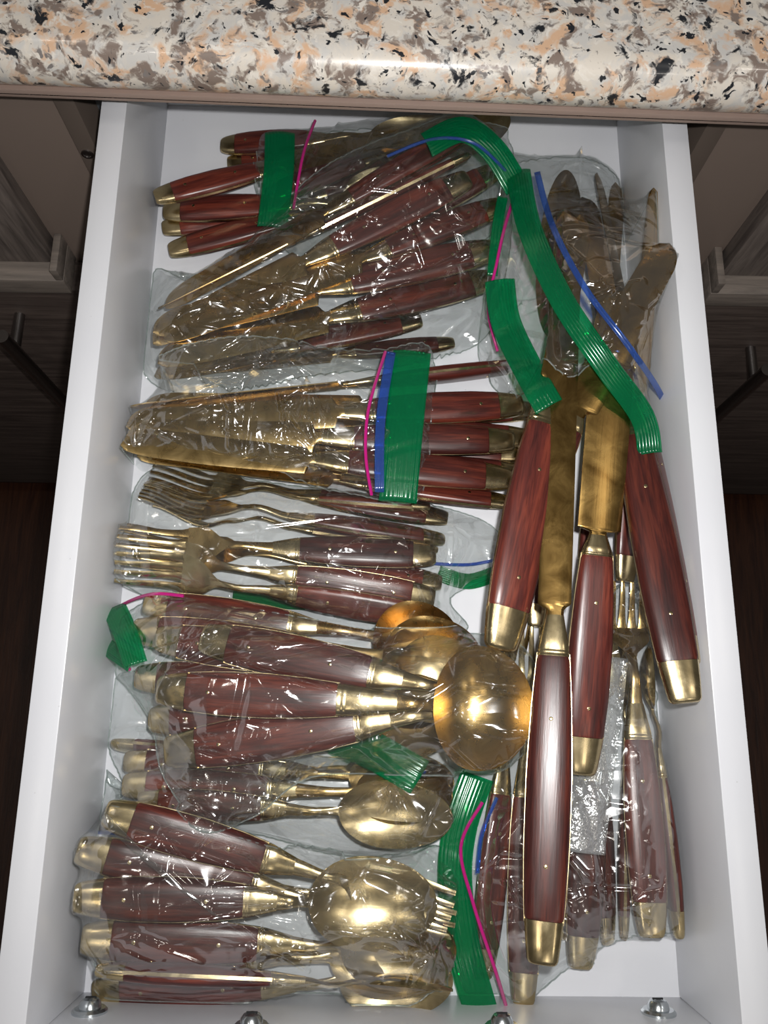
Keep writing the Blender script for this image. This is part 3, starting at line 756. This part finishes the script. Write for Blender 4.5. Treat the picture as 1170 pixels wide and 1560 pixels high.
b.close(puff=4e-5, crink=1.3, lines=[[(228, 400), (300, 430), (440, 520)], [(205, 440), (250, 495)], [(450, 330), (500, 330), (640, 230)], [(245, 515), (320, 460), (420, 470)], [(280, 560), (380, 510)], [(445, 500), (560, 490), (585, 480)], [(560, 540), (575, 500), (610, 475)], [(640, 560), (740, 470)], [(620, 510), (720, 480)], [(690, 540), (735, 480)]], stars=[(455, 540, 110, 150, 260, 8), (600, 470, 90, 60, 170, 5)], rnd=30)
b.band([(650, 218), (705, 194), (752, 225), (790, 285)], 40)
b.track([(590, 238), (660, 212), (722, 218), (772, 262)], 'blue')

# ================= bag 3: knives, middle
g = 'knives with blades to the left in the middle bag'
b = Bag([(186, 660), (215, 600), (340, 562), (460, 545), (580, 534), (662, 532), (656, 640), (634, 766), (520, 750), (400, 725), (290, 706), (205, 705)], (430, 640),
        'clear zip bag of knives with a wide green band wrapped over the handles', seed=17.2)
b.lower()
put('knife', (797, 692), (592, 682), (210, 655), 40, D(0), 'knife cap tucked lowest behind the middle knife handles', g)
put('knife', (798, 722), (582, 706), (210, 686), 42, D(0), 'knife whose cap shows just behind the lower broad handle', g)
put('knife', (813, 626), (600, 602), (215, 612), 42, D(0), 'knife whose cap shows just right of the upper broad handle', g)
put('knife', (808, 668), (600, 652), (205, 640), 42, D(0), 'knife whose cap shows just right of the middle broad handle', g)
put('knife', (780, 766), (560, 745), (225, 690), 38, D(35), 'lowest knife handle of the middle bag, narrow and half on edge', g)
put('knife', (808, 556), (566, 596), (200, 622), 46, D(80), 'topmost knife of the middle bag on edge, brass stripe between two wooden halves', g)
put('knife', (796, 617), (560, 612), (192, 640), 50, D(0), 'upper broad knife handle with square brass cap, right of the green band', g, bwpx=56)
put('knife', (780, 730), (528, 712), (196, 684), 50, D(5), 'lower broad knife handle with square brass cap, right of the green band', g, bwpx=54)
put('knife', (783, 672), (532, 664), (190, 660), 48, D(-4), 'middle broad knife handle with square brass cap, right of the green band', g, bwpx=56)
b.close(puff=4e-5, crink=1.2, lines=[[(205, 640), (300, 600), (440, 560)], [(350, 680), (350, 620), (330, 585)], [(425, 600), (440, 680), (490, 715)], [(300, 570), (420, 575)]], stars=[(488, 700, 110, 170, 280, 9), (210, 700, 80, 230, 350, 7), (470, 590, 100, 60, 230, 9)], rnd=34)
b.band([(628, 534), (616, 650), (606, 764)], 58)
b.band([(596, 536), (580, 640), (578, 750)], 14, 'blue', name='zip_band', ribs=2)
b.track([(587, 536), (562, 620), (557, 690), (566, 754)], 'magenta')

# ================= bag 6: spoons under the big serving spoons
g = 'spoons below the big serving spoons'
b = Bag([(132, 1060), (200, 1020), (330, 1100), (470, 1150), (600, 1160), (695, 1172), (700, 1235), (640, 1298), (520, 1310), (400, 1280), (250, 1250), (195, 1225), (150, 1140)], (420, 1205),
        'clear zip bag of spoons below the serving spoons, its corner at the left wall', seed=21.5)
b.lower()
put('spoon', (172, 1134), (395, 1165), (680, 1190), 40, D(70), 'spoon lying on edge with brass stripe, cap furthest left beside the wall', g, dull=1)
put('spoon', (190, 1160), (400, 1190), (692, 1192), 42, D(0), 'spoon with half hidden cap between the edge-on spoon and the lower handles', g, dull=1, bwpx=80)
put('spoon', (188, 1196), (412, 1226), (690, 1212), 46, D(0), 'spoon with dark handle right under the corner of the serving spoon bag', g, dull=1, bwpx=84)
put('spoon', (212, 1222), (402, 1250), (690, 1245), 42, D(10), 'front spoon with oval bronze bowl facing up and curved neck', g, bwpx=96, bl=.68)
b.close(puff=3e-5, lines=[[(230, 1165), (290, 1145)], [(470, 1225), (540, 1230), (600, 1215)], [(640, 1270), (672, 1200)], [(150, 1090), (200, 1180)]], stars=[(600, 1190, 90, 0, 180, 7)], rnd=20)
b.band([(505, 1118), (570, 1145), (640, 1185)], 58, up=.0008)
b.track([(575, 1105), (612, 1140), (648, 1178)], 'blue', up=.0015)

# ================= bag 7: bottom left
g = 'forks and spoons in the bottom left bag'
b = Bag([(125, 1178), (165, 1205), (300, 1235), (480, 1290), (620, 1292), (690, 1310), (694, 1430), (655, 1505), (560, 1545), (300, 1535), (150, 1520), (118, 1400), (108, 1300), (98, 1212)], (400, 1400),
        'clear zip bag of mixed forks and spoons at the bottom left', seed=27.8)
b.lower()
put('spoon', (160, 1332), (380, 1345), (650, 1375), 38, D(0), 'spoon whose brass cap peeks out below the second handle at bottom left', g)
put('spoon', (142, 1510), (402, 1508), (690, 1490), 46, D(10), 'bottommost spoon, handle grey under film beside the left screw', g, bwpx=100, bl=.72)
put('spoon', (150, 1452), (382, 1455), (690, 1465), 46, D(0), 'spoon partly hidden below the fourth handle at bottom left', g, bwpx=96, bl=.7)
put('fork', (118, 1294), (372, 1352), (690, 1418), 54, D(0), 'fork with dark rivet and smooth handle, second from the top at bottom left', g, bwpx=70)
put('fork', (160, 1238), (397, 1304), (688, 1388), 56, D(0), 'fork with steep handle and bright rivet, top of the bottom left bag', g, bwpx=72)
put('spoon', (125, 1430), (387, 1427), (694, 1448), 56, D(0), 'spoon with orange-streaked handle, fourth from the top at bottom left', g, bwpx=104, bl=.7)
put('spoon', (148, 1478), (410, 1490), (690, 1505), 52, D(78), 'spoon on edge with a long brass stripe between two wooden halves at bottom left', g, bwpx=60)
put('serving', (113, 1367), (367, 1374), (665, 1378), 56, D(0), 'serving spoon with red-brown handle and round shining bowl at bottom left', g, bwpx=122, bl=.80)
b.close(puff=3e-5, lines=[[(118, 1330), (165, 1240)], [(275, 1240), (320, 1275), (290, 1310)], [(330, 1350), (490, 1350)], [(500, 1415), (640, 1430)], [(165, 1205), (125, 1180)]], stars=[(590, 1400, 100, -40, 60, 6), (660, 1450, 80, 90, 250, 5)], rnd=20)
b.low = True
b.band([(106, 1314), (150, 1310), (205, 1312)], 30, up=.0012)
b.track([(108, 1270), (150, 1268), (200, 1272)], 'blue', up=.002)

# ================= bag 5: big serving spoons
SOFT = .40
g = 'serving spoons in the middle left bag'
b = Bag([(150, 962), (185, 925), (240, 905), (330, 922), (480, 950), (620, 965), (745, 962), (815, 1000), (824, 1100), (765, 1175), (640, 1176), (480, 1180), (400, 1235), (330, 1250), (265, 1180), (235, 1100), (190, 1050), (146, 1010)], (470, 1060),
        'clear zip bag of large serving spoons, green and magenta corner by the left wall', seed=33.3)
b.lower()
put('serving', (220, 920), (440, 965), (700, 985), 48, D(0), 'serving spoon at the top of its bag, handle faint beneath the film', g, bwpx=120, bl=.6, dull=1)
put('serving', (203, 960), (440, 985), (735, 1012), 52, D(0), 'serving spoon with cap furthest left among the large spoons', g, bwpx=130, bl=.6, dull=1)
put('serving', (207, 1032), (420, 1040), (700, 1050), 50, D(0), 'serving spoon with pale cap half hidden left of the middle handle', g, bwpx=120, bl=.55)
put('serving', (228, 1096), (432, 1095), (700, 1088), 50, D(0), 'serving spoon handle squeezed between the two lower handles', g, bwpx=120, bl=.55)
put('serving', (238, 972), (470, 1005), (740, 1045), 54, D(0), 'serving spoon with bright cap behind the upper broad handle', g, bwpx=130, bl=.6)
put('serving', (252, 1146), (543, 1092), (790, 1068), 62, D(0), 'lowest serving spoon of the bag with up-slanting handle and bright square cap', g, bwpx=140, bl=.62)
put('serving', (307, 972), (572, 1022), (800, 1075), 62, D(0), 'uppermost broad serving spoon with down-slanting handle and ringed ferrule', g, bwpx=140, bl=.62)
put('serving', (240, 1051), (523, 1056), (812, 1082), 60, D(0), 'serving spoon with the large round bowl lying on top of the others', g, bwpx=182, bl=.72, dep=.015, dull=1, fl=1.6, soft=.85)
b.close(puff=3e-5, lines=[[(265, 1025), (420, 985), (560, 975)], [(262, 1028), (370, 1010), (560, 1000)], [(262, 1030), (300, 980), (345, 950)], [(370, 1010), (520, 1055)], [(640, 1110), (700, 1075), (760, 1045)], [(255, 1175), (330, 1245)], [(300, 1140), (350, 1150)], [(700, 970), (560, 995)]], stars=[(262, 1028, 170, -75, 0, 6)], rnd=14)
b.band([(172, 925), (190, 965), (205, 1012)], 38)
b.band([(152, 975), (168, 990), (200, 1012)], 26)
b.track([(153, 950), (185, 922), (232, 905), (280, 908)], 'magenta')
b.track([(150, 988), (170, 1000), (198, 1020)], 'magenta')
b.track([(160, 955), (180, 968), (205, 990)], 'blue', r=.0007)

# ================= bag 8: big knives at the right
SOFT = .55
g = 'big knives standing out of the right bag'
b = Bag([(772, 205), (820, 178), (930, 176), (988, 230), (1030, 330), (1043, 430), (1032, 560), (1003, 692), (950, 640), (880, 600), (840, 622), (790, 570), (745, 510), (748, 390), (762, 290)], (890, 400),
        'large clear zip bag at the upper right with a long curved green and blue band', z=.05, seed=40.1)
b.lower()
put('spoon', (817, 955), (835, 760), (862, 262), 38, D(0), 'short handle end with brass cap between the left big knife and the long knife', g, bwpx=80, m='amber')
put('knife', (893, 908), (897, 740), (942, 280), 36, D(15), 'small cap showing left of the ferrule of the wide amber knife', g, bwpx=34, m='amber')
put('knife', (952, 886), (962, 640), (1000, 288), 44, D(15), 'handle with square brass cap just above the upturned fork', g, bwpx=34, m='amber')
put('knife', (1058, 1010), (985, 690), (912, 268), 46, D(50), 'dark handle running along behind the rightmost big knife', g, bwpx=44, m='amber')
put('knife', (1045, 1071), (965, 718), (893, 300), 68, D(-8), 'rightmost big knife with reddish handle and cap near the right wall', g, bwpx=40, m='amber')
put('knife', (885, 1180), (912, 862), (938, 440), 62, D(4), 'big knife lying between the longest knife and the rightmost knife, wide amber blade', g, bwpx=76, side=-1, fl=.5, nk=.3, m='amber')
put('knife', (812, 760), (862, 655), (1020, 372), 52, D(0), 'knife with rounded blade tip at the upper right, its handle hidden under others', g, bwpx=64, round=1, m='amber')
put('knife', (762, 990), (842, 678), (890, 330), 74, D(15), 'left big knife, its brass cap overlapping the large round bowl', g, bwpx=44, m='amber')
put('knife', (826, 1469), (838, 1068), (868, 320), 62, D(-12), 'longest knife in the middle of the pile, handle reaching nearly to the drawer front', g, bwpx=52, fl=.75, nk=.3, tilt=.2, m='amber')
b.close(puff=5e-5, crink=.7, lines=[[(830, 190), (812, 240)], [(845, 185), (850, 220)], [(885, 240), (960, 290)], [(975, 220), (950, 270), (930, 300)], [(860, 255), (930, 260)], [(920, 290), (1000, 300)], [(780, 390), (800, 430)], [(760, 470), (815, 420)], [(855, 370), (940, 470)], [(900, 460), (980, 430)]], stars=[(790, 470, 80, -60, 120, 7), (880, 240, 90, 0, 150, 6)], rnd=14)
b.band([(790, 258), (808, 345), (858, 455), (925, 555), (980, 632), (992, 690)], 38)
b.band([(818, 262), (842, 345), (892, 440), (958, 528), (1008, 605), (1010, 650)], 9, 'blue', ribs=2)
b.band([(766, 300), (757, 350), (750, 420)], 16, ribs=3)
b.band([(762, 425), (772, 490), (808, 565), (838, 618)], 46)
b.track([(783, 300), (768, 350), (757, 400), (744, 470), (758, 535)], 'magenta', up=.0075)

print('MAXH', Hm.max())
for i in ITEMS: print('IT', i[0], round(i[1], 3), round(i[2], 3), i[3][:40])
